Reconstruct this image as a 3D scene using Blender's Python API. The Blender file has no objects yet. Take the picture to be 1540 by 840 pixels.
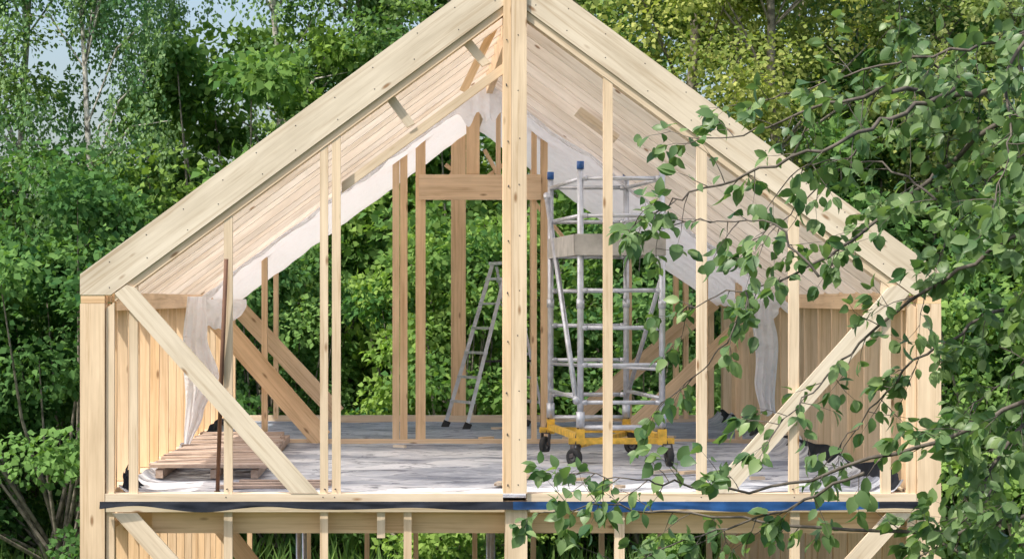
import bpy, math, random
import numpy as np
from mathutils import Vector, Matrix, noise as mnoise
random.seed(7); RNG=np.random.default_rng(7)
R=random.uniform
scn=bpy.context.scene
# ------------------------------------------------------------------ helpers
def link(o,parent=None):
    scn.collection.objects.link(o)
    if parent is not None: o.parent=parent
    return o
def empty(name,loc=(0,0,0)):
    e=bpy.data.objects.new(name,None); e.location=loc; e.empty_display_size=.2
    return link(e)
class MB:
    def __init__(s): s.v=[];s.f=[];s.m=[];s.g=[];s.t=[];s.sm=[]
    def add(s,vs,fs,mat=0,gc=None,tone=0.,smooth=False):
        b=len(s.v); s.v+= [tuple(p) for p in vs]
        s.g+= [tuple(p) for p in (gc if gc is not None else vs)]
        s.t+=[tone]*len(vs)
        for f in fs: s.f.append(tuple(b+i for i in f)); s.m.append(mat); s.sm.append(smooth)
    def bar(s,p0,p1,w,h,up=(0,1,0),tone=.5,mat=0,jit=.0015):
        p0=Vector(p0);p1=Vector(p1); j=lambda:Vector((R(-jit,jit),R(-jit,jit),R(-jit,jit)))
        a=(p1-p0); L=a.length; a.normalize(); u=Vector(up); u=(u-a*u.dot(a)).normalized(); v=a.cross(u)
        w+=R(-jit,jit); h+=R(-jit,jit); p0=p0+j(); p1=p1+j(); o=Vector((R(0,50),R(0,50),R(0,50)))
        vs=[];gc=[]
        for k,p in ((0,p0),(L,p1)):
            for su,sv in ((-1,-1),(1,-1),(1,1),(-1,1)):
                vs.append(p+u*(su*h/2)+v*(sv*w/2)); gc.append(o+Vector((k,su*h/2,sv*w/2)))
        s.add(vs,[(0,3,2,1),(4,5,6,7),(0,1,5,4),(1,2,6,5),(2,3,7,6),(3,0,4,7)],mat,gc,tone+R(-.12,.12))
    def prism(s,pts,y0,y1,axis,tone=.5,mat=0,jit=.0015):
        y0+=R(-jit,jit); y1+=R(-jit,jit); n=len(pts)
        ax=Vector(axis).normalized(); px=Vector((-ax[1],ax[0])); o=Vector((R(0,50),R(0,50),R(0,50)))
        vs=[];gc=[]
        for y in (y0,y1):
            for (x,z) in pts:
                q=Vector((x,z)); vs.append((x,y,z)); gc.append(o+Vector((q.dot(ax),y,q.dot(px))))
        fs=[tuple(range(n)),tuple(reversed(range(n,2*n)))]
        for i in range(n):
            j=(i+1)%n; fs.append((j,i,n+i,n+j))
        s.add(vs,fs,mat,gc,tone+R(-.12,.12))
    def tube(s,p0,p1,r,r1=None,seg=8,mat=0,tone=.5):
        s.path([p0,p1],[r,r if r1 is None else r1],seg,mat,tone)
    def path(s,ps,rs,seg=8,mat=0,tone=.5,cap=True):
        ps=[Vector(p) for p in ps]; vs=[];gc=[];fs=[]; L=0; o=R(0,40)
        ref=Vector((.31,.87,.2)).normalized()
        for i,p in enumerate(ps):
            a=(ps[min(i+1,len(ps)-1)]-ps[max(i-1,0)]).normalized()
            if abs(a.dot(ref))>.97: rr=Vector((1,0,0))
            else: rr=ref
            u=(rr-a*rr.dot(a)).normalized(); v=a.cross(u)
            if i: L+=(p-ps[i-1]).length
            for k in range(seg):
                t=2*math.pi*k/seg; d=u*math.cos(t)+v*math.sin(t)
                vs.append(p+d*rs[i]); gc.append((o+L,d[0]*rs[i],d[1]*rs[i]))
        for i in range(len(ps)-1):
            for k in range(seg):
                a=i*seg+k;b=i*seg+(k+1)%seg; fs.append((a,b,b+seg,a+seg))
        if cap: fs.append(tuple(reversed(range(seg)))); fs.append(tuple(range(len(vs)-seg,len(vs))))
        s.add(vs,fs,mat,gc,tone,True)
    def grid(s,fn,nu,nv,mat=0,tone=.5):
        vs=[fn(i/nu,j/nv) for j in range(nv+1) for i in range(nu+1)]
        fs=[(j*(nu+1)+i,j*(nu+1)+i+1,(j+1)*(nu+1)+i+1,(j+1)*(nu+1)+i) for j in range(nv) for i in range(nu)]
        s.add(vs,fs,mat,None,tone,True)
    def obj(s,name,mats,parent=None,loc=None):
        me=bpy.data.meshes.new(name); me.from_pydata(s.v,[],s.f)
        for m in mats: me.materials.append(m)
        me.polygons.foreach_set('material_index',s.m); me.polygons.foreach_set('use_smooth',s.sm)
        a=me.attributes.new('gc','FLOAT_VECTOR','POINT'); a.data.foreach_set('vector',np.array(s.g,dtype=np.float32).ravel())
        a=me.attributes.new('tone','FLOAT','POINT'); a.data.foreach_set('value',np.array(s.t,dtype=np.float32))
        me.update(); o=bpy.data.objects.new(name,me)
        if loc: o.location=loc
        return link(o,parent)
# ------------------------------------------------------------------ materials
def newmat(n):
    m=bpy.data.materials.new(n); m.use_nodes=True; nt=m.node_tree; nt.nodes.clear()
    out=nt.nodes.new('ShaderNodeOutputMaterial'); return m,nt,out
def N(nt,t,**k):
    n=nt.nodes.new(t)
    for a,b in k.items(): setattr(n,a,b)
    return n
def ramp(nt,fac,stops):
    r=nt.nodes.new('ShaderNodeValToRGB'); e=r.color_ramp.elements
    e[0].position,e[0].color=stops[0][0],(*stops[0][1],1); e[1].position,e[1].color=stops[-1][0],(*stops[-1][1],1)
    for p,c in stops[1:-1]:
        q=e.new(p); q.color=(*c,1)
    nt.links.new(fac,r.inputs[0]); return r.outputs[0]
def mixc(nt,f,a,b,mode='MIX'):
    m=nt.nodes.new('ShaderNodeMix'); m.data_type='RGBA'; m.blend_type=mode
    for s,v in ((m.inputs[0],f),(m.inputs[6],a),(m.inputs[7],b)):
        if hasattr(v,'links'): nt.links.new(v,s)
        else: s.default_value=v if isinstance(v,(int,float)) else (*v,1)
    return m.outputs[2]
def noise(nt,vec,scale,detail=3,rough=.5,dist=0):
    n=N(nt,'ShaderNodeTexNoise'); n.inputs['Scale'].default_value=scale; n.inputs['Detail'].default_value=detail
    n.inputs['Roughness'].default_value=rough; n.inputs['Distortion'].default_value=dist
    if vec is not None: nt.links.new(vec,n.inputs['Vector'])
    return n.outputs['Fac']
def mapv(nt,vec,sc):
    m=N(nt,'ShaderNodeMapping'); m.inputs['Scale'].default_value=sc; nt.links.new(vec,m.inputs['Vector']); return m.outputs[0]
def bump(nt,h,st,dist,bsdf):
    b=N(nt,'ShaderNodeBump'); b.inputs['Strength'].default_value=st; b.inputs['Distance'].default_value=dist
    nt.links.new(h,b.inputs['Height']); nt.links.new(b.outputs[0],bsdf.inputs['Normal'])
def wood_mat(name,pale=(.70,.62,.50),orange=(.82,.58,.35),rough=.6,dirt=.0,knot=.13):
    m,nt,out=newmat(name); b=N(nt,'ShaderNodeBsdfPrincipled'); nt.links.new(b.outputs[0],out.inputs[0])
    g=N(nt,'ShaderNodeAttribute',attribute_name='gc').outputs['Vector']; t=N(nt,'ShaderNodeAttribute',attribute_name='tone').outputs['Fac']
    base=mixc(nt,t,pale,orange)
    gr=noise(nt,mapv(nt,g,(1.1,38,38)),1.,5,.65,.8)
    grc=ramp(nt,gr,[(.3,(.74,.66,.57)),(.48,(.96,.94,.91)),(.7,(1.07,1.06,1.05))])
    c=mixc(nt,1.,base,grc,'MULTIPLY')
    big=noise(nt,mapv(nt,g,(1.3,5,5)),1.,4,.6)
    c=mixc(nt,1.,c,ramp(nt,big,[(.3,(.80,.78,.75)),(.6,(1.03,1.03,1.03))]),'MULTIPLY')
    v=N(nt,'ShaderNodeTexVoronoi'); v.inputs['Scale'].default_value=1.; nt.links.new(mapv(nt,g,(3.,9,9)),v.inputs['Vector'])
    kn=ramp(nt,v.outputs['Distance'],[(.05,(.9,.9,.9)),(knot,(0,0,0))])
    c=mixc(nt,kn,c,(.27,.15,.07))
    if dirt>0:
        d=ramp(nt,noise(nt,g,6,4,.7),[(.45,(0,0,0)),(.65,(dirt,)*3)])
        c=mixc(nt,d,c,(.16,.12,.09))
    nt.links.new(c,b.inputs['Base Color']); b.inputs['Roughness'].default_value=rough
    b.inputs['Specular IOR Level'].default_value=.25
    bump(nt,gr,.25,.003,b); return m
WOOD=wood_mat('spruce_timber'); OLD=wood_mat('weathered_planks',(.55,.45,.39),(.5,.37,.29),.75,.45)
RWOOD=wood_mat('brightened_rafter_timber',(.88,.82,.75),(.88,.77,.65),.6,0,.09)  # timber copy with whitened colour, standing in for light glowing on the ceiling
def plain(name,col,rough=.5,metal=0,var=.25,scale=8,bmp=0.,spec=.5):
    m,nt,out=newmat(name); b=N(nt,'ShaderNodeBsdfPrincipled'); nt.links.new(b.outputs[0],out.inputs[0])
    tc=N(nt,'ShaderNodeTexCoord').outputs['Object']; n=noise(nt,tc,scale,5,.6)
    c=ramp(nt,n,[(.3,tuple(x*(1-var) for x in col)),(.7,tuple(min(1,x*(1+var)) for x in col))])
    nt.links.new(c,b.inputs['Base Color']); b.inputs['Roughness'].default_value=rough; b.inputs['Metallic'].default_value=metal
    b.inputs['Specular IOR Level'].default_value=spec
    if bmp: bump(nt,n,bmp,.02,b)
    return m
ALU=plain('aluminium',(.60,.62,.66),.35,.6,.2,14); YEL=plain('yellow_paint',(.70,.42,.05),.5,0,.35,16)
RUB=plain('black_rubber',(.02,.02,.02),.6); BLUE=plain('blue_plastic',(.02,.10,.32),.4); STEEL=plain('dark_steel',(.08,.07,.07),.5,.4)
RUST=plain('rusty_pole',(.12,.055,.03),.7); CONC=plain('concrete',(.35,.34,.32),.85)
def membrane(name,col,tr=.45):
    m,nt,out=newmat(name); tc=N(nt,'ShaderNodeTexCoord').outputs['Object']
    n1=noise(nt,mapv(nt,tc,(1,1,2.5)),5,4,.6,1.2); n2=noise(nt,tc,22,3)
    c=mixc(nt,ramp(nt,n2,[(.5,(0,0,0)),(.75,(.4,.4,.4))]),col,(col[0]*.95,col[1]*.84,col[2]*.8))
    d=N(nt,'ShaderNodeBsdfPrincipled'); d.inputs['Roughness'].default_value=.4; nt.links.new(c,d.inputs['Base Color'])
    bump(nt,n1,.7,.06,d)
    t=N(nt,'ShaderNodeBsdfTranslucent'); nt.links.new(c,t.inputs[0])
    m1=N(nt,'ShaderNodeMixShader'); m1.inputs[0].default_value=tr; nt.links.new(d.outputs[0],m1.inputs[1]); nt.links.new(t.outputs[0],m1.inputs[2])
    nt.links.new(m1.outputs[0],out.inputs[0]); return m
MEMB=membrane('vapour_film',(.93,.93,.95),.5); ROOFM=membrane('roof_underlay_film',(.96,.93,.91),.88)
def tarp_mat():
    m,nt,out=newmat('floor_tarp_sheet'); b=N(nt,'ShaderNodeBsdfPrincipled'); nt.links.new(b.outputs[0],out.inputs[0])
    tc=N(nt,'ShaderNodeTexCoord').outputs['Object']
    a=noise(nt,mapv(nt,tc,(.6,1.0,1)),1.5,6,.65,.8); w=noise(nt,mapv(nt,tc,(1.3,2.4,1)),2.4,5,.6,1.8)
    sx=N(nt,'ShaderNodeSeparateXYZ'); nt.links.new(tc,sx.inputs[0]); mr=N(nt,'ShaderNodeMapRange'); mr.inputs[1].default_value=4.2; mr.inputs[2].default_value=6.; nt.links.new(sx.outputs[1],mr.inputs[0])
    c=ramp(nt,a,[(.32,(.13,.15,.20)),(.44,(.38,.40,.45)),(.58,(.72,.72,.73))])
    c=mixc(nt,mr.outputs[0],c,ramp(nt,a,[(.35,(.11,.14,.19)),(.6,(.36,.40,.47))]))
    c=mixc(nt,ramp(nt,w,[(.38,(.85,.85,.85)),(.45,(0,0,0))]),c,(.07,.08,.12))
    s=noise(nt,tc,60,3); c=mixc(nt,ramp(nt,s,[(.6,(0,0,0)),(.75,(.5,.5,.5))]),c,(.6,.55,.47))
    nt.links.new(c,b.inputs['Base Color']); b.inputs['Roughness'].default_value=.5; bump(nt,w,.8,.04,b); return m
TARP=tarp_mat(); BLK=plain('black_foil',(.012,.015,.022),.7,0,.5,6,.4,.15); NAVY=plain('blue_foil',(.01,.045,.13),.7,0,.5,5,.4,.15)
def leaf_mat(name,dark,light,tl=.35,sat=(1.25,1.35,.6),gloss=False):
    m,nt,out=newmat(name); t=N(nt,'ShaderNodeAttribute',attribute_name='tint').outputs['Fac']
    oi=N(nt,'ShaderNodeObjectInfo').outputs['Random']
    c=ramp(nt,t,[(0,dark),(.6,tuple((a+b)/2 for a,b in zip(dark,light))),(1,light)])
    if not gloss: c=mixc(nt,1.,c,ramp(nt,oi,[(0,(.75,.85,.8)),(.5,(1,1,1)),(1,(1.2,1.12,.85))]),'MULTIPLY')
    if gloss:
        d=N(nt,'ShaderNodeBsdfPrincipled'); d.inputs['Roughness'].default_value=.4; d.inputs['Specular IOR Level'].default_value=.4; nt.links.new(c,d.inputs['Base Color'])
    else:
        d=N(nt,'ShaderNodeBsdfDiffuse'); nt.links.new(c,d.inputs[0])
    tr=N(nt,'ShaderNodeBsdfTranslucent'); nt.links.new(mixc(nt,1.,c,sat,'MULTIPLY'),tr.inputs[0])
    m1=N(nt,'ShaderNodeMixShader'); m1.inputs[0].default_value=tl; nt.links.new(d.outputs[0],m1.inputs[1]); nt.links.new(tr.outputs[0],m1.inputs[2])
    nt.links.new(m1.outputs[0],out.inputs[0]); return m
LEAF=leaf_mat('forest_leaves',(.10,.20,.07),(.33,.45,.15),.4)
LEAFY=leaf_mat('aspen_leaves',(.16,.24,.08),(.48,.52,.21),.4)
LEAFB=leaf_mat('birch_leaves',(.11,.23,.11),(.32,.46,.22),.4)
LEAFS=leaf_mat('shrub_leaves',(.07,.17,.065),(.24,.38,.12),.38)
LEAFA=leaf_mat('apple_leaves',(.065,.145,.055),(.28,.39,.16),.4,gloss=True)
def bark(name,a,b):
    m,nt,out=newmat(name); p=N(nt,'ShaderNodeBsdfPrincipled'); nt.links.new(p.outputs[0],out.inputs[0])
    g=N(nt,'ShaderNodeAttribute',attribute_name='gc').outputs['Vector']
    n=noise(nt,mapv(nt,g,(7,6,6)),1.5,4,.6); nt.links.new(ramp(nt,n,[(.38,a),(.55,b)]),p.inputs['Base Color'])
    p.inputs['Roughness'].default_value=.85; bump(nt,n,.5,.01,p); return m
BIRCH=bark('birch_bark',(.12,.11,.09),(.6,.57,.52)); BARK=bark('grey_bark',(.10,.09,.07),(.3,.26,.21)); ABARK=bark('apple_bark',(.035,.03,.026),(.13,.11,.09))
# ------------------------------------------------------------------ HOUSE
FZ=2.7; FL=FZ-.05; S=240.; W0=9.0; SL=.736
def ex(u): return (u-770)/S
def ez(v): return FZ+(742-v)/S
def E(u,v): return (ex(u),ez(v))
def rv(u,off=0):
    uu=u if u<=770 else 1540-u
    return 412-SL*(uu-120)+off
def ceil_z(x,off=80): return ez(rv(770+x*S,off))
house=empty('timber_frame_house')
fr=MB()
axL=(1,SL); axR=(1,-SL)
def slope_piece(mb,side,u0,u1,o0,o1,y0,y1,tone,tail=False):
    f=(lambda u:u) if side<0 else (lambda u:1540-u)
    if tail: pts=[(u0,rv(u0,o0)),(u1,rv(u1,o0)),(u1,rv(u1,o1)),(u0+ (o1-31)/SL,rv(u0,31)),(u0,rv(u0,31))]
    else: pts=[(u0,rv(u0,o0)),(u1,rv(u1,o0)),(u1,rv(u1,o1)),(u0,rv(u0,o1))]
    q=[E(f(u),v) for u,v in pts]
    if side>0: q=q[::-1]
    mb.prism(q,y0,y1,axL if side<0 else axR,tone)
for sd in (-1,1):
    for (ya,yb) in ((0,.05),(8.95,9.0)):
        slope_piece(fr,sd,120,769.8,0,65,ya,yb,.02,True)
    slope_piece(fr,sd,172,758,65.5,79,.015,.15,.35)
    slope_piece(fr,sd,172,758,65.5,79,8.85,8.95,.5)
def stud(mb,u0,u1,y0,y1,tone,bot=742,off=79.5,top=None):
    mb.prism([E(u0,bot),E(u1,bot),E(u1,rv(u1,off) if top is None else top),E(u0,rv(u0,off) if top is None else top)][::-1],y0,y1,(0.0001,1),tone)
for a,b in ((120,157),(1380,1416)):
    fr.prism([E(a,1390),E(b,1390),E(b,456),E(a,456)][::-1],.0,.14,(0.0001,1),.5)
    fr.prism([E(a+1,455.5),E(b,455.5),E(b,443.5),E(a+1,443.5)][::-1],.004,.14,(1,0),1.)
fr.prism([E(757,741),E(768.5,741),E(768.5,-52),E(757,-40)][::-1],-.02,.14,(0.0001,1),.7)
fr.prism([E(769,741),E(792,741),E(792,-40),E(769,-52)][::-1],-.024,.14,(0.0001,1),.35)
for a,b in ((159,171),(193,206),(336,349),(481,493),(499,512),(908,922),(1049,1064),(1188,1203),(1327,1341),(1366,1379)):
    stud(fr,a,b,.02,.065,.4)
fr.prism([E(172,441),E(437,741),E(479,741),E(203,432),E(190,428)],-.004,.018,(265,-300),.1)
fr.prism([E(1540-172,441),E(1540-437,741),E(1540-479,741),E(1540-203,432),E(1540-190,428)][::-1],-.004,.018,(265,300),.1)
fr.prism([E(158,754),E(756.5,754),E(756.5,742),E(158,742)][::-1],0,.14,(1,0),.2)
fr.prism([E(792.5,754),E(1379,754),E(1379,742),E(792.5,742)][::-1],0,.14,(1,0),.2)
slope_piece(fr,-1,513,757,150,166,.09,.14,.25)
fr.prism([E(578,144),E(590,138),E(624,184),E(612,190)],.07,.13,(34,-46),.2)
fr.prism([E(693,58),E(705,52),E(738,92),E(726,98)],.07,.13,(34,-46),.2)
fr.prism([E(158,769.5),E(759,769.5),E(759,759.5),E(158,759.5)][::-1],.006,.14,(1,0),.2)
fr.prism([E(794,769.5),E(1379,769.5),E(1379,759.5),E(794,759.5)][::-1],.006,.14,(1,0),.2)
fr.prism([E(225,804),E(1379,804),E(1379,770.5),E(225,770.5)][::-1],.12,.2,(1,0),.9)
for a,b,bt in ((159,171,1390),(336,349,1390),(481,493,1390),(567,579,809),(607,619,1390),(925,940,1390),(1190,1204,1390),(1366,1379,1390)):
    stud(fr,a,b,.02,.066,.45,bt,top=770)
fr.prism([E(760,1390),E(793,1390),E(793,759),E(760,759)][::-1],-.01,.14,(0.0001,1),.35)
fr.prism([E(168,771),E(430,1060),E(470,1060),E(206,771)],-.004,.018,(265,-300),.2)
fr.prism([E(1540-168,771),E(1540-430,1060),E(1540-470,1060),E(1540-206,771)][::-1],-.004,.018,(265,300),.2)
fr.obj('front_gable_frame',[WOOD],house)
sc=MB()
for sd in (-1,1):
    for u in list(range(160,760,58)):
        for o in (14,50):
            uu=u+R(-8,8); x=ex(uu if sd<0 else 1540-uu); z=ez(rv(uu,o+R(-3,3)))
            sc.path([(x,-.002,z),(x,.004,z)],[.004,.004],6)
for u in (342,487,505,915,1056,1195): 
    for v in (735,747): sc.path([(ex(u+R(-3,3)),-.002,ez(v)),(ex(u),.03,ez(v))],[.004,.004],6)
for v in range(60,740,75):
    for u in (763,780): sc.path([(ex(u+R(-2,2)),-.027,ez(v+R(-9,9))),(ex(u),.0,ez(v))],[.004,.004],6)
sc.obj('screw_heads',[STEEL],house)
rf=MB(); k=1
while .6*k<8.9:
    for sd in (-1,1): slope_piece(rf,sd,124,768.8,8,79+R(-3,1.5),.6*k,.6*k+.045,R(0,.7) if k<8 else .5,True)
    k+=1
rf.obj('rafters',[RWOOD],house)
rb=MB()
rb.bar((0,.15,ez(22)),(0,8.95,ez(22)),.05,.2,up=(0,0,1),tone=.9)
rb.bar((ex(752),.7,ez(14)),(ex(700),.7,ez(122)),.05,.04,tone=.9)
rb.bar((.58,2.32,ceil_z(.58,84)),(.86,2.32,ceil_z(.86,84)),.05,.3,tone=.1)
rb.obj('ridge_beam',[WOOD],house)
rm=MB()
for sd in (-1,1):
    rm.grid(lambda a,b:(sd*(2.69-a*2.69),.06+b*8.88,ez(rv(770-(2.69-a*2.69)*S,5))+.004*mnoise.noise(Vector((a*20,b*40,sd)))),60,90)
rm.obj('roof_underlay',[ROOFM],house)
for sd,nm in ((-1,'left_wall_frame'),(1,'right_wall_frame')):
    w=MB(); xc=sd*2.612
    for z0,z1 in ((FL,ez(456)),(.15,FL-.16)):
        y=.45
        while y<8.85:
            w.bar((xc,y,z0+.045),(xc,y,z1-.04),.145,.045,up=(0,1,0),tone=R(.6,1.1),jit=.006); y+=.6
        w.bar((xc,.15,z0+.0225),(xc,8.95,z0+.0225),.145,.045,up=(0,0,1),tone=.5)
        w.bar((xc,.15,z1-.02),(xc,8.95,z1-.02),.145,.04,up=(0,0,1),tone=.8)
    w.bar((xc,.15,ez(449)),(xc,8.95,ez(449)),.15,.045,up=(0,0,1),tone=.5)
    w.bar((sd*2.52,.2,ez(452)),(sd*2.52,8.9,ez(452)),.03,.12,up=(0,0,1),tone=.7)
    w.obj(nm,[WOOD],house)
pt=MB(); Y=5.5
def st(mb,x0,x1,y,d,tone,z0=FL+.045,z1=None,w=None):
    xa,xb=min(x0,x1),max(x0,x1)
    mb.prism([(xa,z0),(xb,z0),(xb,z1 if z1 else ceil_z(xb)),(xa,z1 if z1 else ceil_z(xa))][::-1],y,y+d,(0.0001,1),tone)
pt.bar((-2.53,Y+.05,FL+.0225),(2.53,Y+.05,FL+.0225),.045,.1,tone=.6)
for a,b in ((-.806,-.745),(-.74,-.675),(-.604,-.517),(.49,.55),(.41,.455),(-1.95,-1.9),(1.9,1.95),(2.2,2.25)): st(pt,a,b,Y,.095,.85)
pt.prism([(-.575,FZ+2.085),(.49,FZ+2.085),(.49,FZ+2.305),(-.575,FZ+2.305)][::-1],Y-.03,Y-.002,(1,0),.7)
st(pt,-.16,-.045,Y,.095,.9,FZ+2.31)
st(pt,.1,.14,Y,.095,.9,FZ+2.31)
pt.bar((-2.45,Y-.012,FZ+1.17),(-1.42,Y-.012,FL+.05),.19,.024,tone=.85)
pt.bar((2.45,Y-.012,FZ+1.17),(1.2,Y-.012,FL+.05),.16,.024,tone=.85)
pt.obj('partition_frame',[WOOD],house)
bk=MB(); Y=8.85
bk.bar((-2.53,Y+.05,FL+.035),(2.53,Y+.05,FL+.035),.09,.1,tone=.4)
for a,b in ((-2.06,-2.01),(-.24,-.09),(.57,.62),(.72,.76),(1.56,1.61),(2.04,2.09),(2.14,2.19),(2.4,2.45),(-2.5,-2.45)): st(bk,a,b,Y,.1,.85)
bk.bar((-2.48,Y-.012,FZ+1.2),(-1.4,Y-.012,FL+.1),.17,.024,tone=.8)
bk.bar((2.45,Y-.012,FZ+1.2),(1.1,Y-.012,FL+.1),.17,.024,tone=.8)
for s_ in (-1,1):
    bk.bar((s_*.1,Y+.03,FZ+2.75),(s_*.32,Y+.03,FZ+2.35),.04,.04,tone=.9)
    bk.bar((s_*.1,Y+.07,FZ+2.45),(s_*.3,Y+.07,FZ+2.6),.04,.03,tone=.9)
bk.bar((.62,Y+.03,FZ+2.2),(.95,Y+.03,FZ+1.8),.04,.04,tone=.9)
for x in (-2.3,-1.7,-1.1,-.6,0,.6,1.3,1.9,2.4): bk.bar((x,Y,.15),(x,Y,FL-.2),.05,.1,tone=.8)
bk.bar((-2.5,4.5,2.4),(-.9,4.5,.4),.15,.03,tone=.85); bk.bar((2.5,4.5,2.4),(.9,4.5,.4),.15,.03,tone=.85)
bk.bar((-2.68,Y,FL-.12),(2.68,Y,FL-.12),.2,.08,tone=.8)
for a in (-1,1):
    bk.prism([(a*2.61-.07,0),(a*2.61+.07,0),(a*2.61+.07,ez(456)),(a*2.61-.07,ez(456))][::-1],8.86,9.0,(0.0001,1),.5)
bk.obj('back_gable_frame',[WOOD],house)
fd=MB(); fd.bar((0,.15,FL-.025),(0,8.98,FL-.025),5.34,.04,up=(0,0,1),tone=.5)
for y in np.arange(.5,8.8,.6): fd.bar((-2.5,y,FL-.14),(2.5,y,FL-.14),.045,.18,up=(0,0,1),tone=.8)
fd.obj('floor_deck',[WOOD],house)
sl=MB(); sl.bar((0,-.05,.07),(0,9.05,.07),5.5,.16,up=(0,0,1)); sl.obj('foundation_slab',[CONC],house)
tp=MB()
def tf(a,b):
    x=-2.52+a*5.04; y=.15+b*8.7
    z=FL+.006+.022*abs(mnoise.noise(Vector((x*.8,y*2.2,1))))+.016*abs(mnoise.noise(Vector((x*2.2+y,y*3.,4))))
    e=max(0,abs(x)-2.3)/.22; z+=e*e*(.10+.1*abs(mnoise.noise(Vector((y*1.6,sd,3)))))*(1 if x>0 else .6)
    if abs(x)>2.44: x=math.copysign(2.44+.05*(abs(x)-2.44)/.08,x)
    return (x,y,z)
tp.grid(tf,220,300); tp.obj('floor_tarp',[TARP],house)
ed=MB()
ed.grid(lambda a,b:(-2.58+a*5.13,-.03-.018*b-.010*mnoise.noise(Vector((a*30,b*2,5))),ez(753)-b*(.045+.03*mnoise.noise(Vector((a*12,0,9)))+.045*max(0,(a-.45))*4*max(0,.97-a))),240,5,0)
for i,f in enumerate(ed.f): ed.m[i]=1 if (i%240)>120 and (i%240)<228 else 0
def skirt(sd,y0,y1,h,seed):
    ed.grid(lambda a,b:(sd*(2.515-.05*b-.03*mnoise.noise(Vector((a*9,b*2,seed)))-.10*(1-b)**2),y0+a*(y1-y0),FL+.02+b*h*(.7+.5*mnoise.noise(Vector((a*5,2,seed))))),50,8,0)
skirt(1,.2,5.2,.2,3); skirt(-1,.2,.9,.2,6); skirt(-1,5.6,8.6,.16,8); skirt(1,5.7,8.6,.2,9)
ed.obj('waterproofing_foil',[BLK,NAVY],house)
vm=MB()
for sd in (-1,1):
    def mf(a,b,sd=sd):
        x=2.47*(1-a)+.0; y=4.25+b*4.6
        n=mnoise.noise(Vector((a*7,b*3,sd*3.1))); n2=mnoise.noise(Vector((a*26,b*9,sd*2)))
        y+=(1-b)*(.22*n+.08*n2)
        z=ceil_z(x,84)-.03-.05*abs(math.sin(b*math.pi*7.6))*.4-.02*n-.012*n2
        return (sd*x,y,z)
    vm.grid(mf,110,60)
    def hem(a,b,sd=sd):
        p=mf(a,0); h=.035+.05*abs(mnoise.noise(Vector((a*9,1,sd))))+.22*math.exp(-((a-.97)/.06)**2)*(1+.4*math.sin(a*90))+.06*math.exp(-(a/.04)**2)
        return (p[0],p[1]-.01*b+.04*mnoise.noise(Vector((a*40,b*2,sd))),p[2]-h*b)
    vm.grid(hem,140,6)
def drape(y0,z0,z1,le,ri,seed):
    def lerp(t,arr):
        k=t*(len(arr)-1); i=min(int(k),len(arr)-2); f=k-i; f=f*f*(3-2*f); return arr[i]*(1-f)+arr[i+1]*f
    def f(a,b):
        xl=lerp(b,le); xr=lerp(b,ri); wd=xr-xl
        x=xl+a*wd+.012*math.sin(b*9+seed); 
        y=y0+.035*math.sin(a*16+seed+b*2.5)*(.4+.6*b)+.05*mnoise.noise(Vector((a*2,b*3,seed)))
        z=z0+(z1-z0)*b+.05*mnoise.noise(Vector((a*3,seed,0)))*b
        return (x,y,z)
    vm.grid(f,40,50)
drape(3.75,FZ+1.24,FZ+.0,[-2.43,-2.44,-2.45,-2.44,-2.43],[-2.28,-2.25,-2.17,-2.30,-2.40],2)
drape(4.28,FZ+1.22,FZ+.98,[-2.45,-2.40,-2.34],[-1.98,-2.02,-2.16],5)
drape(4.3,FZ+1.2,FZ+.28,[2.15,2.16,2.18,2.22],[2.33,2.36,2.36,2.34],4)
drape(4.33,FZ+1.22,FZ+1.02,[1.92,2.0,2.1],[2.42,2.38,2.3],7)
vm.obj('vapour_membrane',[MEMB],house)
# ------------------------------------------------------------------ SCAFFOLD TOWER
sct=empty('scaffold_tower')
sf=MB(); z0=FL
front=[(.641,2.87),(1.258,2.87)]; back=[(.502,4.30),(1.122,4.30)]
def P(p,z): return (p[0],p[1],z0+z)
for pair in (front,back):
    for p in pair:
        sf.tube(P(p,.2),P(p,2.27),.024,mat=0,seg=10); sf.tube(P(p,2.25),P(p,2.31),.028,mat=1,seg=10)
        sf.tube(P(p,1.2),P(p,1.27),.031,mat=0); sf.tube(P(p,.30),P(p,.42),.034,mat=0)
    for k in range(7):
        z=.49+.282*k; sf.tube(P(pair[0],z),P(pair[1],z),.0165,mat=0)
        for p,sg in ((pair[0],1),(pair[1],-1)): sf.tube(P(p,z),(p[0]+sg*.05,p[1],z0+z),.021,mat=0)
    sf.tube(P(pair[0],.3),P(pair[1],.3),.022,mat=0)
for i in (0,1):
    sf.tube(P(front[i],2.18),P(back[i],2.18),.016,mat=0); sf.tube(P(front[i],1.9),P(back[i],1.9),.016,mat=0)
    sf.tube(P(front[i],.52),P(back[i],.52),.016,mat=0)
a=(front[0][0]-.03,front[0][1],z0+.5); b=(back[0][0]-.03,back[0][1],z0+2.1); sf.tube(a,b,.022,mat=0)
for q in (a,b): sf.tube((q[0],q[1]-.03,q[2]),(q[0],q[1]+.03,q[2]+.02),.03,mat=0)
a=(back[1][0],back[1][1],z0+.45);b=(front[1][0],front[1][1],z0+1.45); sf.tube(a,b,.018,mat=0)
sf.tube(P(back[0],.74),P(front[1],.74),.014,mat=0)
for (xa,ya,xb,yb) in ((.60,2.82,1.28,2.82),(.48,4.34,1.14,4.34),(.60,2.84,.49,4.33),(1.27,2.84,1.15,4.33)):
    sf.bar((xa,ya,z0+1.68),(xb,yb,z0+1.68),.025,.16,up=(0,0,1),mat=3)
dk=[(.62,2.85),(1.25,2.85),(1.13,4.32),(.50,4.32)]
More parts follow.
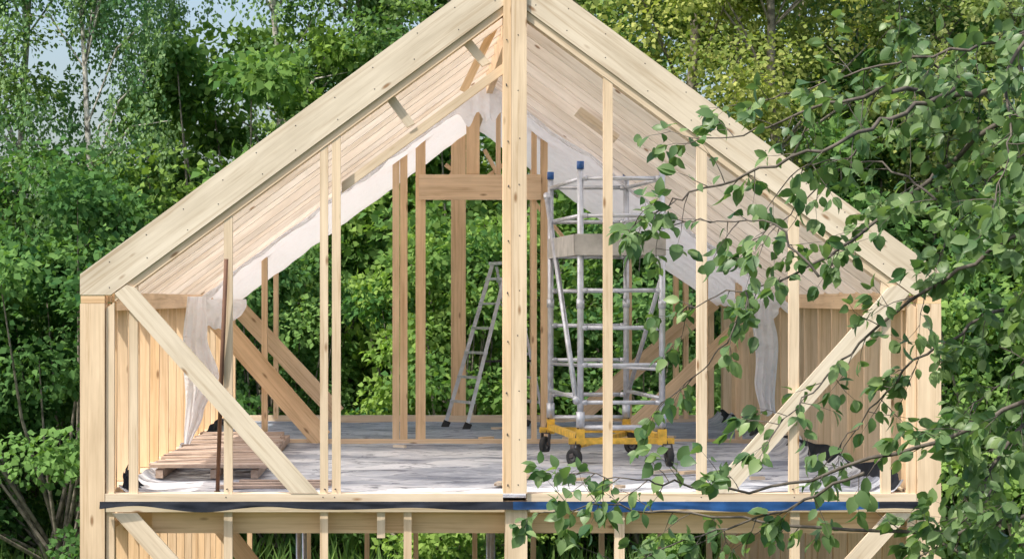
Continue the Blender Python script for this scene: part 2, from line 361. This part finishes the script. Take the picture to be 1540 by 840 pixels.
sf.add([(x,y,z0+h) for h in (1.62,1.65) for x,y in dk],[(3,2,1,0),(4,5,6,7),(0,1,5,4),(1,2,6,5),(2,3,7,6),(3,0,4,7)],3)
for i in (0,1): sf.bar(P(front[i],.225),P(back[i],.225),.05,.045,up=(0,0,1),mat=2)
for pr in (front,back):
    a=Vector(P(pr[0],.2));b=Vector(P(pr[1],.2)); d=(b-a).normalized()*.09; sf.bar(a-d,b+d,.05,.045,up=(0,0,1),mat=2)
    for p in pr: sf.bar(P(p,.17),P(p,.29),.065,.065,up=(0,1,0),mat=2)
sf.bar(P(front[0],.17),P(back[1],.17),.03,.04,up=(0,0,1),mat=2)
sf.obj('tower_frame',[ALU,BLUE,YEL,plain('plywood_tray',(.45,.43,.39),.7)],sct)
cs=MB()
for p,an in ((front[0],.7),(front[1],.1),(back[0],-.5),(back[1],1.2)):
    ox=-.05 if p in (front[0],back[0]) else .05
    c=Vector((p[0]+ox,p[1]-.05,z0+.078)); d=Vector((math.cos(an),math.sin(an),0))
    n=28; prof=[(-.024,.030),(-.024,.058),(-.02,.068),(-.01,.073),(.01,.073),(.02,.068),(.024,.058),(.024,.030)]
    t=Vector((-d[1],d[0],0)); vs=[];fs=[];m=len(prof)
    for i in range(n):
        th=2*math.pi*i/n
        for (w,r) in prof: vs.append(c+d*w+(t*math.cos(th)+Vector((0,0,1))*math.sin(th))*r)
    for i in range(n):
        for j in range(m): fs.append((i*m+j,((i+1)%n)*m+j,((i+1)%n)*m+(j+1)%m,i*m+(j+1)%m))
    cs.add(vs,fs,0,smooth=True)
    cs.tube(c-d*.018,c+d*.018,.034,mat=1,seg=14); cs.tube(c-d*.036,c+d*.036,.01,mat=2)
    for sg in (-1,1): cs.bar(c+d*sg*.033,c+d*sg*.033+Vector((-ox*.3,.04,.095)),.045,.005,up=d,mat=2)
    cs.bar(c+Vector((-ox*.3,.04,.097))-d*.036,c+Vector((-ox*.3,.04,.097))+d*.036,.07,.008,up=(0,0,1),mat=2)
    cs.tube(c+Vector((-ox*.3,.04,.09)),Vector((p[0],p[1],z0+.32)),.02,mat=2)
cs.obj('castors',[RUB,plain('grey_hub',(.3,.3,.3),.5),STEEL],sct)
# ------------------------------------------------------------------ STEP LADDER
ld=empty('stepladder'); lm=MB(); zt=FZ+1.56
def leg(pn,pf,tn,tf_,w,nr=7):
    pn,pf,tn,tf_=map(Vector,(pn,pf,tn,tf_))
    for a,b in ((pn,tn),(pf,tf_)):
        lm.bar(a,b,w*.6,.05,up=(0,1,0),mat=0)
        lm.bar(a-Vector((.01,0,.03)),a+Vector((.02,0,.04)),w+.01,.06,up=(0,1,0),mat=1)
    for k in range(1,nr):
        t=k/(nr-.4); lm.bar(pn.lerp(tn,t),pf.lerp(tf_,t),.055,.024,up=(0,0,1),mat=0)
leg((-.11,7.6,FL+.03),(-.31,8.05,FL+.03),(.29,7.66,zt),(.15,7.95,zt),.06)
leg((.66,7.75,FL+.03),(.50,8.2,FL+.03),(.33,7.68,zt-.02),(.19,7.97,zt-.02),.045)
lm.bar((.31,7.66,zt+.01),(.17,7.97,zt+.01),.12,.03,up=(0,0,1),mat=0)
lm.bar((.05,7.62,FZ+.62),(.53,7.7,FZ+.62),.022,.012,up=(0,1,0),mat=1)
lm.obj('ladder_frame',[ALU,RUB],ld)
# ------------------------------------------------------------------ DUCKBOARD, POLE, OFFCUTS, lower tubes
pl=MB(); y=1.5
while y<5.4:
    x1=-1.6-.06*R(0,1)-.03*(y-1.5); pl.bar((-2.44+R(-.03,.03),y,FL+.105+R(0,.01)),(x1,y+R(-.02,.02),FL+.105+R(0,.01)),.1,.022,up=(0,0,1),tone=R(.1,.9)); y+=.125
for x in (-2.38,-2.0,-1.72): pl.bar((x,1.46,FL+.06),(x,5.4,FL+.06),.05,.06,up=(0,0,1),tone=.5)
for i in range(3): pl.bar((-1.9+i*.05,.75+i*.22,FL+.03),(-1.2+i*.03,.8+i*.2,FL+.03),.09,.02,up=(0,0,1),tone=.5)
pl.obj('wooden_duckboard',[OLD])
oc=MB()
for i in range(16):
    x=R(-.9,2.2); y=R(.5,7.5); an=R(0,3.1); L_=R(.05,.28)
    oc.bar((x,y,FL+.035),(x+L_*math.cos(an),y+L_*math.sin(an),FL+.035),R(.03,.07),.02,up=(0,0,1),tone=R(0,.8))
oc.obj('timber_offcuts',[WOOD])
po=MB(); po.path([(ex(322)-.0,.22,FL+.01),(ex(333),.0,FZ+.75),(ex(341),-.04,FZ+1.47)],[.013,.014,.013],10); po.path([(ex(322),.22,FL+.01),(ex(322),.22,FL+.05)],[.02,.02],10); po.obj('steel_pry_pole',[RUST])
lw=MB()
for z in (1.55,1.35): lw.tube((-1.6,5,z),(0.1,5,z),.02)
for x in (-1.6,.05): lw.tube((x,5,.15),(x,5,2.3),.024); lw.tube((x,6,.15),(x,6,2.3),.024)
for x in (-1.6,.05): lw.tube((x,5,1.45),(x,6,1.45),.02)
lw.obj('scaffold_frame',[ALU])
# ------------------------------------------------------------------ GROUND
def gz(x,y):
    r=max(0,min(1,(y-9.5)/6)); r=r*r*(3-2*r)
    return .95*r+.12*mnoise.noise(Vector((x*.15,y*.15,0)))*min(1,max(0,(abs(y-4.5)-5)/4)) -.02
gm=MB()
xs=sorted(set(list(np.linspace(-400,-40,10))+list(np.linspace(-38,38,77))+list(np.linspace(40,400,10))))
ys=sorted(set(list(np.linspace(-400,-40,10))+list(np.linspace(-38,60,99))+list(np.linspace(62,600,12))))
vs=[(x,y,gz(x,y)) for y in ys for x in xs]; nx=len(xs)
gm.add(vs,[(j*nx+i,j*nx+i+1,(j+1)*nx+i+1,(j+1)*nx+i) for j in range(len(ys)-1) for i in range(nx-1)],0,smooth=True)
def ground_mat():
    m,nt,out=newmat('grassy_ground'); b=N(nt,'ShaderNodeBsdfPrincipled'); nt.links.new(b.outputs[0],out.inputs[0])
    tc=N(nt,'ShaderNodeTexCoord').outputs['Object']; n=noise(nt,tc,.8,6,.7); n2=noise(nt,tc,14,4)
    c=ramp(nt,n,[(.35,(.05,.04,.025)),(.5,(.05,.08,.02)),(.7,(.09,.13,.035))]); c=mixc(nt,.5,c,ramp(nt,n2,[(.3,(.02,.03,.01)),(.7,(.12,.16,.05))]))
    nt.links.new(c,b.inputs['Base Color']); b.inputs['Roughness'].default_value=.95; bump(nt,n2,.8,.05,b); return m
gm.obj('ground',[ground_mat()])
# ------------------------------------------------------------------ FOLIAGE
def rand_unit(n):
    v=RNG.normal(size=(n,3)); return v/np.linalg.norm(v,axis=1,keepdims=True)
def leaf_mesh(name,pos,dirs,nrm,L,Wd,tint,mat,template='diamond'):
    n=len(pos); dirs=dirs/np.linalg.norm(dirs,axis=1,keepdims=True)
    side=np.cross(dirs,nrm); side/=np.linalg.norm(side,axis=1,keepdims=True)+1e-9; up=np.cross(side,dirs)
    if template=='diamond':
        T=np.array([(0,0,0),(.5,.42,.1),(0,1,-.06),(-.5,.42,.1)]); F=np.array([(0,1,2,3)])
    else:
        T=[(0,0,0)]
        for t,w in ((.2,.38),(.45,.5),(.72,.38),(.9,.14)):
            d=-.25*t*t; T+=[(-w,t,d+.16*w),(0,t,d),(w,t,d+.16*w)]
        T.append((0,1,-.27)); T=np.array(T)
        F=[]
        for k in range(3):
            a=1+3*k; F+= [(a,a+1,a+4,a+3),(a+1,a+2,a+5,a+4)]
        F=np.array(F); TR=np.array([(0,2,1),(0,3,2),(10,11,13),(11,12,13)])
    nv=len(T)
    V=(pos[:,None,:]+side[:,None,:]*(T[None,:,0:1]*Wd[:,None,None])+dirs[:,None,:]*(T[None,:,1:2]*L[:,None,None])+up[:,None,:]*(T[None,:,2:3]*L[:,None,None])).reshape(-1,3)
    base=(np.arange(n)*nv)[:,None,None]
    q=(F[None]+base).reshape(-1); loops=[q]; tot=[np.full(n*len(F),4)]
    if template!='diamond':
        loops.append((TR[None]+base).reshape(-1)); tot.append(np.full(n*len(TR),3))
    loops=np.concatenate(loops); tot=np.concatenate(tot); start=np.concatenate([[0],np.cumsum(tot)[:-1]])
    me=bpy.data.meshes.new(name); me.vertices.add(len(V)); me.vertices.foreach_set('co',V.astype(np.float32).ravel())
    me.loops.add(len(loops)); me.loops.foreach_set('vertex_index',loops.astype(np.int32))
    me.polygons.add(len(tot)); me.polygons.foreach_set('loop_start',start.astype(np.int32))
    me.update(calc_edges=True)
    if template!='diamond': me.polygons.foreach_set('use_smooth',np.ones(len(tot),dtype=bool))
    a=me.attributes.new('tint','FLOAT','POINT'); a.data.foreach_set('value',np.repeat(np.clip(tint,0,1),nv).astype(np.float32))
    me.materials.append(mat); return me
def crown(kind,H,Rd,n,zb,seed,leaf=.075,mat=None):
    global RNG; RNG=np.random.default_rng(seed)
    nc={'broad':120,'birch':100,'shrub':70}[kind]
    t=RNG.random(nc); z=zb+t*(H-zb)
    if kind=='shrub': prof=np.sqrt(np.clip(1-((t-.25)/.78)**2,0.05,1))
    else: prof=np.clip(np.sin(np.pi*(t*.86+.1))**.7,.12,1)*(1-.35*t)
    ang=RNG.random(nc)*2*np.pi; rr=Rd*prof*RNG.random(nc)**.45*(.8+.4*RNG.random(nc))
    C=np.stack([rr*np.cos(ang),rr*np.sin(ang),z],1); sz=(.2+.42*RNG.random(nc))*(1.1 if kind!='shrub' else .9)
    ci=RNG.integers(0,nc,n); ct=RNG.normal(.5,.28,nc)
    if kind=='birch':
        ns=nc*14; sc_=RNG.integers(0,nc,ns); so=C[sc_]+rand_unit(ns)*(sz[sc_]*1.1*RNG.random(ns)**.4)[:,None]; sl_=.35+.9*RNG.random(ns)
        si=RNG.integers(0,ns,n); tt=RNG.random(n)
        pos=so[si]+np.stack([RNG.normal(0,.035,n),RNG.normal(0,.035,n),-tt*sl_[si]],1); ci=sc_[si]
        pos[:,0]+=.12*tt*np.sin(si); pos[:,1]+=.12*tt*np.cos(si*1.7)
        dirs=RNG.normal(0,.5,(n,3)); dirs[:,2]-=.9
    else:
        u=rand_unit(n); u[:,2]*=.6
        pos=C[ci]+u*(sz[ci]*RNG.random(n)**.5*1.25)[:,None]; dirs=u+RNG.normal(0,.6,(n,3)); dirs[:,2]-=.35
    out=pos*np.array([1,1,0]); out/=np.linalg.norm(out,axis=1,keepdims=True)+1e-6
    nrm=RNG.normal(0,.55,(n,3))+out*.6; nrm[:,2]+=.65
    L=leaf*(.65+.7*RNG.random(n)); tint=ct[ci]+RNG.normal(0,.18,n)
    mat=mat or {'broad':LEAF,'birch':LEAFB,'shrub':LEAFS}[kind]
    me=leaf_mesh(kind+'_foliage',pos,dirs,nrm,L,L*(.68+.2*RNG.random(n)),tint,mat)
    tb=MB()
    if kind!='shrub':
        pts=[];rs=[]; x=y=0
        for k in range(14):
            q=k/13; pts.append((x,y,q*H*.96)); rs.append((.13 if kind=='broad' else .095)*(1-q*.88)); x+=R(-.09,.09); y+=R(-.09,.09)
        tb.path(pts,rs,9)
        for i in range(0,nc,3):
            c=C[i]; k=max(1,min(12,int((c[2]-.9)/H*13/.96))); p=Vector(pts[k]); e=Vector(c); md=(p+e)/2+Vector((0,0,.12))
            if kind=='birch': md+=Vector((0,0,.3))
            tb.path([p,md,e],[.035*(1-k/15),.02,.006],5,cap=False)
    else:
        for i in range(0,nc,2):
            e=Vector(C[i]); p=Vector((R(-.2,.2),R(-.2,.2),0)); tb.path([p,(p+e)/2+Vector((e[0]*.2,e[1]*.2,.1)),e],[.03,.018,.006],5,cap=False)
    tr=tb.obj('tmp',[BIRCH if kind=='birch' else BARK]); tm=tr.data; bpy.data.objects.remove(tr)
    return me,tm
LIB={'broad':[crown('broad',12,2.3,34000,1.6,s,.082) for s in (11,12)],
     'aspen':[crown('broad',12.5,2.2,30000,2.,s,.082,LEAFY) for s in (14,15)],
     'birch':[crown('birch',13,1.9,27000,2.2,s,.072) for s in (21,22)],
     'shrub':[crown('shrub',4.3,1.9,22000,.15,s,.088) for s in (31,32,33)]}
NM={'broad':'deciduous_tree','birch':'birch_tree','shrub':'shrub','aspen':'aspen_tree'}
def tree(kind,x,y,sc=1.,sz=None):
    me,tm=random.choice(LIB[kind]); e=empty(NM[kind],(x,y,gz(x,y)-.05))
    e.rotation_euler=(0,0,R(0,6.28)); e.scale=(sc,sc,sz or sc*R(.92,1.08))
    link(bpy.data.objects.new('foliage',me),e); link(bpy.data.objects.new('trunk',tm),e)
def xat(px,y): return -.604+(px-625)*(y+14)/3360
x=-11.
while x<13:
    tree('shrub',x,R(12.6,14.5),R(.8,1.15)); x+=R(1.7,2.5)
x=-12.
while x<14:
    tree('shrub',x,R(15.8,17.5),R(1.1,1.5)); x+=R(2.6,3.3)
for px,y,k,s in ((-120,17,'broad',1),(20,18,'birch',.95),(140,16.5,'birch',.8),(245,20,'birch',.66),(440,18,'birch',.95),(540,19,'broad',1.05),(680,17.5,'broad',1.),
                 (830,18,'broad',1.05),(1010,17,'aspen',1),(1195,16,'aspen',.95),(1300,19,'birch',1.),(1400,17,'aspen',1.05),(1540,18,'broad',1)):
    tree(k,xat(px,y),y,s)
for base,st_,s in ((25,3.2,1.15),(34,3.6,1.4)):
    x=-base*.55
    while x<base*.6:
        y=base+R(-2,2); px=625+(x+.604)*3360/(y+14)
        if 40<px<430: tree('broad',x,y,s*.8,s*.5*R(.5,.68))
        else: tree('birch' if (px<350 and R(0,1)<.6) else ('aspen' if px>850 and R(0,1)<.6 else 'broad'),x,y,s*R(.85,1.1))
        x+=st_*R(.8,1.2)
RNG=np.random.default_rng(5); n=16000
gx=RNG.uniform(-12,13,n); gy=RNG.uniform(9.2,16,n); pos=np.array([(a,b,gz(a,b)) for a,b in zip(gx,gy)])
dirs=RNG.normal(0,.35,(n,3)); dirs[:,2]=1
me=leaf_mesh('grass_weeds',pos,dirs,rand_unit(n),RNG.uniform(.15,.6,n),RNG.uniform(.02,.06,n),RNG.normal(.6,.25,n),LEAFS); link(bpy.data.objects.new('grass_weeds',me))
# ------------------------------------------------------------------ FOREGROUND APPLE TREE
ap=empty('apple_tree'); K=1/579.; TY=-8.2
def A(u,v,d=0): return Vector((-.604+(u-625)*K,TY+d,FZ+1.217+(450-v)*K))
limbs=[
 ([(1740,40),(1540,125),(1430,136),(1330,132),(1240,160),(1150,190),(1060,205)],.014,.1),
 ([(1440,136),(1330,180),(1230,225),(1130,262),(1040,292),(980,318),(940,345)],.009,-.1),
 ([(1760,150),(1560,150),(1470,235),(1390,300),(1300,365),(1200,412),(1110,440),(1040,470)],.012,.2),
 ([(1760,330),(1560,320),(1450,395),(1350,470),(1280,545),(1210,600),(1150,650)],.010,0.),
 ([(1760,560),(1560,560),(1420,640),(1270,700),(1130,742),(1010,722),(930,710),(865,700)],.010,-.1),
 ([(1780,800),(1560,770),(1400,805),(1210,800),(1010,780),(890,768),(820,770)],.010,.1),
 ([(1760,-60),(1600,20),(1480,62),(1350,85),(1230,120),(1150,140)],.009,.3),
 ([(1760,430),(1570,450),(1460,500),(1380,560),(1340,640),(1290,710)],.009,.25),
 ([(1130,436),(1100,500),(1060,560),(1015,610)],.004,.1),
 ([(1270,700),(1180,760),(1080,800),(960,830),(890,860)],.006,-.1),
 ([(1200,412),(1150,340),(1090,330),(1030,335)],.005,-.1),
 ([(1560,20),(1500,120),(1480,230),(1440,330)],.008,-.2),
 ([(1600,600),(1500,690),(1440,760),(1380,830)],.009,.0),
 ([(1620,250),(1520,330),(1500,450),(1520,560)],.008,-.3),
 ([(1620,640),(1540,720),(1500,830)],.008,.2),
 ([(1560,150),(1480,80),(1400,20),(1370,-40)],.007,.3),
 ([(1330,180),(1270,260),(1230,300),(1160,360)],.005,.2),
 ([(1390,300),(1320,250),(1240,240),(1180,280)],.005,.0),
 ([(1620,180),(1540,240),(1500,300),(1430,380)],.006,.1),
 ([(1640,420),(1560,520),(1480,600),(1440,650)],.006,-.1),
]
tb=MB(); LP=[];LD=[]
tb.path([(1.62,-8.2,-.05),(1.58,-8.15,1),(1.5,-8.2,2.2),(1.42,-8.2,3.4),(1.36,-8.1,4.4),(1.25,-8.1,5.4)],[.1,.085,.07,.055,.04,.02],12)
def interp(pts,t):
    k=t*(len(pts)-1); i=min(int(k),len(pts)-2); return pts[i].lerp(pts[i+1],k-i),(pts[i+1]-pts[i]).normalized()
def twig(p,d,L,r,lev):
    pts=[p]; q=p.copy(); dd=d.copy(); n=max(3,int(L/.028))
    for i in range(n):
        dd=(dd+Vector((R(-.22,.22),R(-.22,.22),R(-.24,.16)))).normalized(); q=q+dd*(L/n); pts.append(q.copy())
    tb.path(pts,[r*(1-.75*i/n) for i in range(n+1)],5,cap=False)
    for i,pp in enumerate(pts[1:]):
        if R(0,1)<.2: continue
        s=Vector((R(-1,1),R(-1,1),R(-1,.5))).normalized(); LP.append(pp+s*.008); LD.append((dd*.5+s+Vector((0,0,-.3))))
    for _ in range(2):
        s=Vector((R(-1,1),R(-1,1),R(-1,.5))).normalized(); LP.append(pts[-1]); LD.append(dd+s*.8)
    if lev>0:
        for _ in range(2):
            k=random.randint(1,len(pts)-1); s=Vector((R(-1,.5),R(-1,1),R(-.9,.7))).normalized(); twig(pts[k],(dd+s).normalized(),L*R(.4,.7),r*.6,lev-1)
for pts2,r,dp in limbs:
    pts=[A(u,v,dp+.15*math.sin(i*1.3+r*900)) for i,(u,v) in enumerate(pts2)]
    fine=[]; M=(len(pts)-1)*5
    for i in range(M+1):
        q,_=interp(pts,i/M); fine.append(q+Vector((R(-1,1),R(-1,1),R(-1,1)))*.009)
    tb.path(fine,[max(.0016,.75*r*(1-.9*i/M)) for i in range(M+1)],7)
    Lt=sum((fine[i+1]-fine[i]).length for i in range(M)); nt_=int(Lt/.045)
    for i in range(nt_):
        t=(i+R(0,1))/nt_; q,d=interp(fine,min(t,.999)); 
        u=625+(q[0]+.604)/K
        if u<1340 and R(0,1)<.30: continue
        s=Vector((R(-.6,.6),R(-1,1),R(-1,.8))).normalized()
        twig(q,(d*.7+s).normalized(),R(.05,.15),.0016,1 if (u>1380 or R(0,1)<.25) else 0)
    twig(fine[-1],(fine[-1]-fine[-3]).normalized(),.08,.0016,1)
tb.obj('branches',[ABARK],ap)
RNG=np.random.default_rng(9); n=len(LP); pos=np.array([tuple(p) for p in LP]); dirs=np.array([tuple(p) for p in LD])
nrm=RNG.normal(0,.6,(n,3)); nrm[:,2]+=.7; nrm[:,1]-=.35
L=RNG.uniform(.026,.052,n)
me=leaf_mesh('leaves',pos,dirs,nrm,L,L*RNG.uniform(.55,.78,n),RNG.normal(.45,.28,n),LEAFA,'leaf'); link(bpy.data.objects.new('leaves',me),ap)
print('apple leaves',n)
# ------------------------------------------------------------------ LIGHT, SKY, CAMERA
to_sun=Vector((-.42,-.34,.78)).normalized()
el=math.asin(to_sun.z); az=math.atan2(to_sun.x,to_sun.y)
w=bpy.data.worlds.new('World'); scn.world=w; w.use_nodes=True; nt=w.node_tree; bg=nt.nodes['Background']
sky=nt.nodes.new('ShaderNodeTexSky'); sky.sky_type='NISHITA'; sky.sun_disc=False; sky.sun_elevation=el; sky.sun_rotation=az
sky.air_density=1.; sky.dust_density=3.5; nt.links.new(sky.outputs[0],bg.inputs[0]); bg.inputs[1].default_value=.22
sd_=bpy.data.lights.new('sun','SUN'); sd_.energy=5.; sd_.angle=math.radians(1.); sd_.color=(1,.94,.84)
so=bpy.data.objects.new('sun',sd_); so.rotation_euler=to_sun.to_track_quat('Z','Y').to_euler(); link(so)
cd=bpy.data.cameras.new('camera'); cam=bpy.data.objects.new('camera',cd); link(cam)
cam.location=(-.604,-14,FZ+1.217); cam.rotation_euler=(math.radians(90),0,0)
cd.lens=78.5; cd.sensor_width=36; cd.shift_x=145/1540; cd.shift_y=30/1540; cd.clip_end=2000
scn.camera=cam
scn.view_settings.view_transform='Standard'; scn.view_settings.look='None'; scn.view_settings.exposure=0
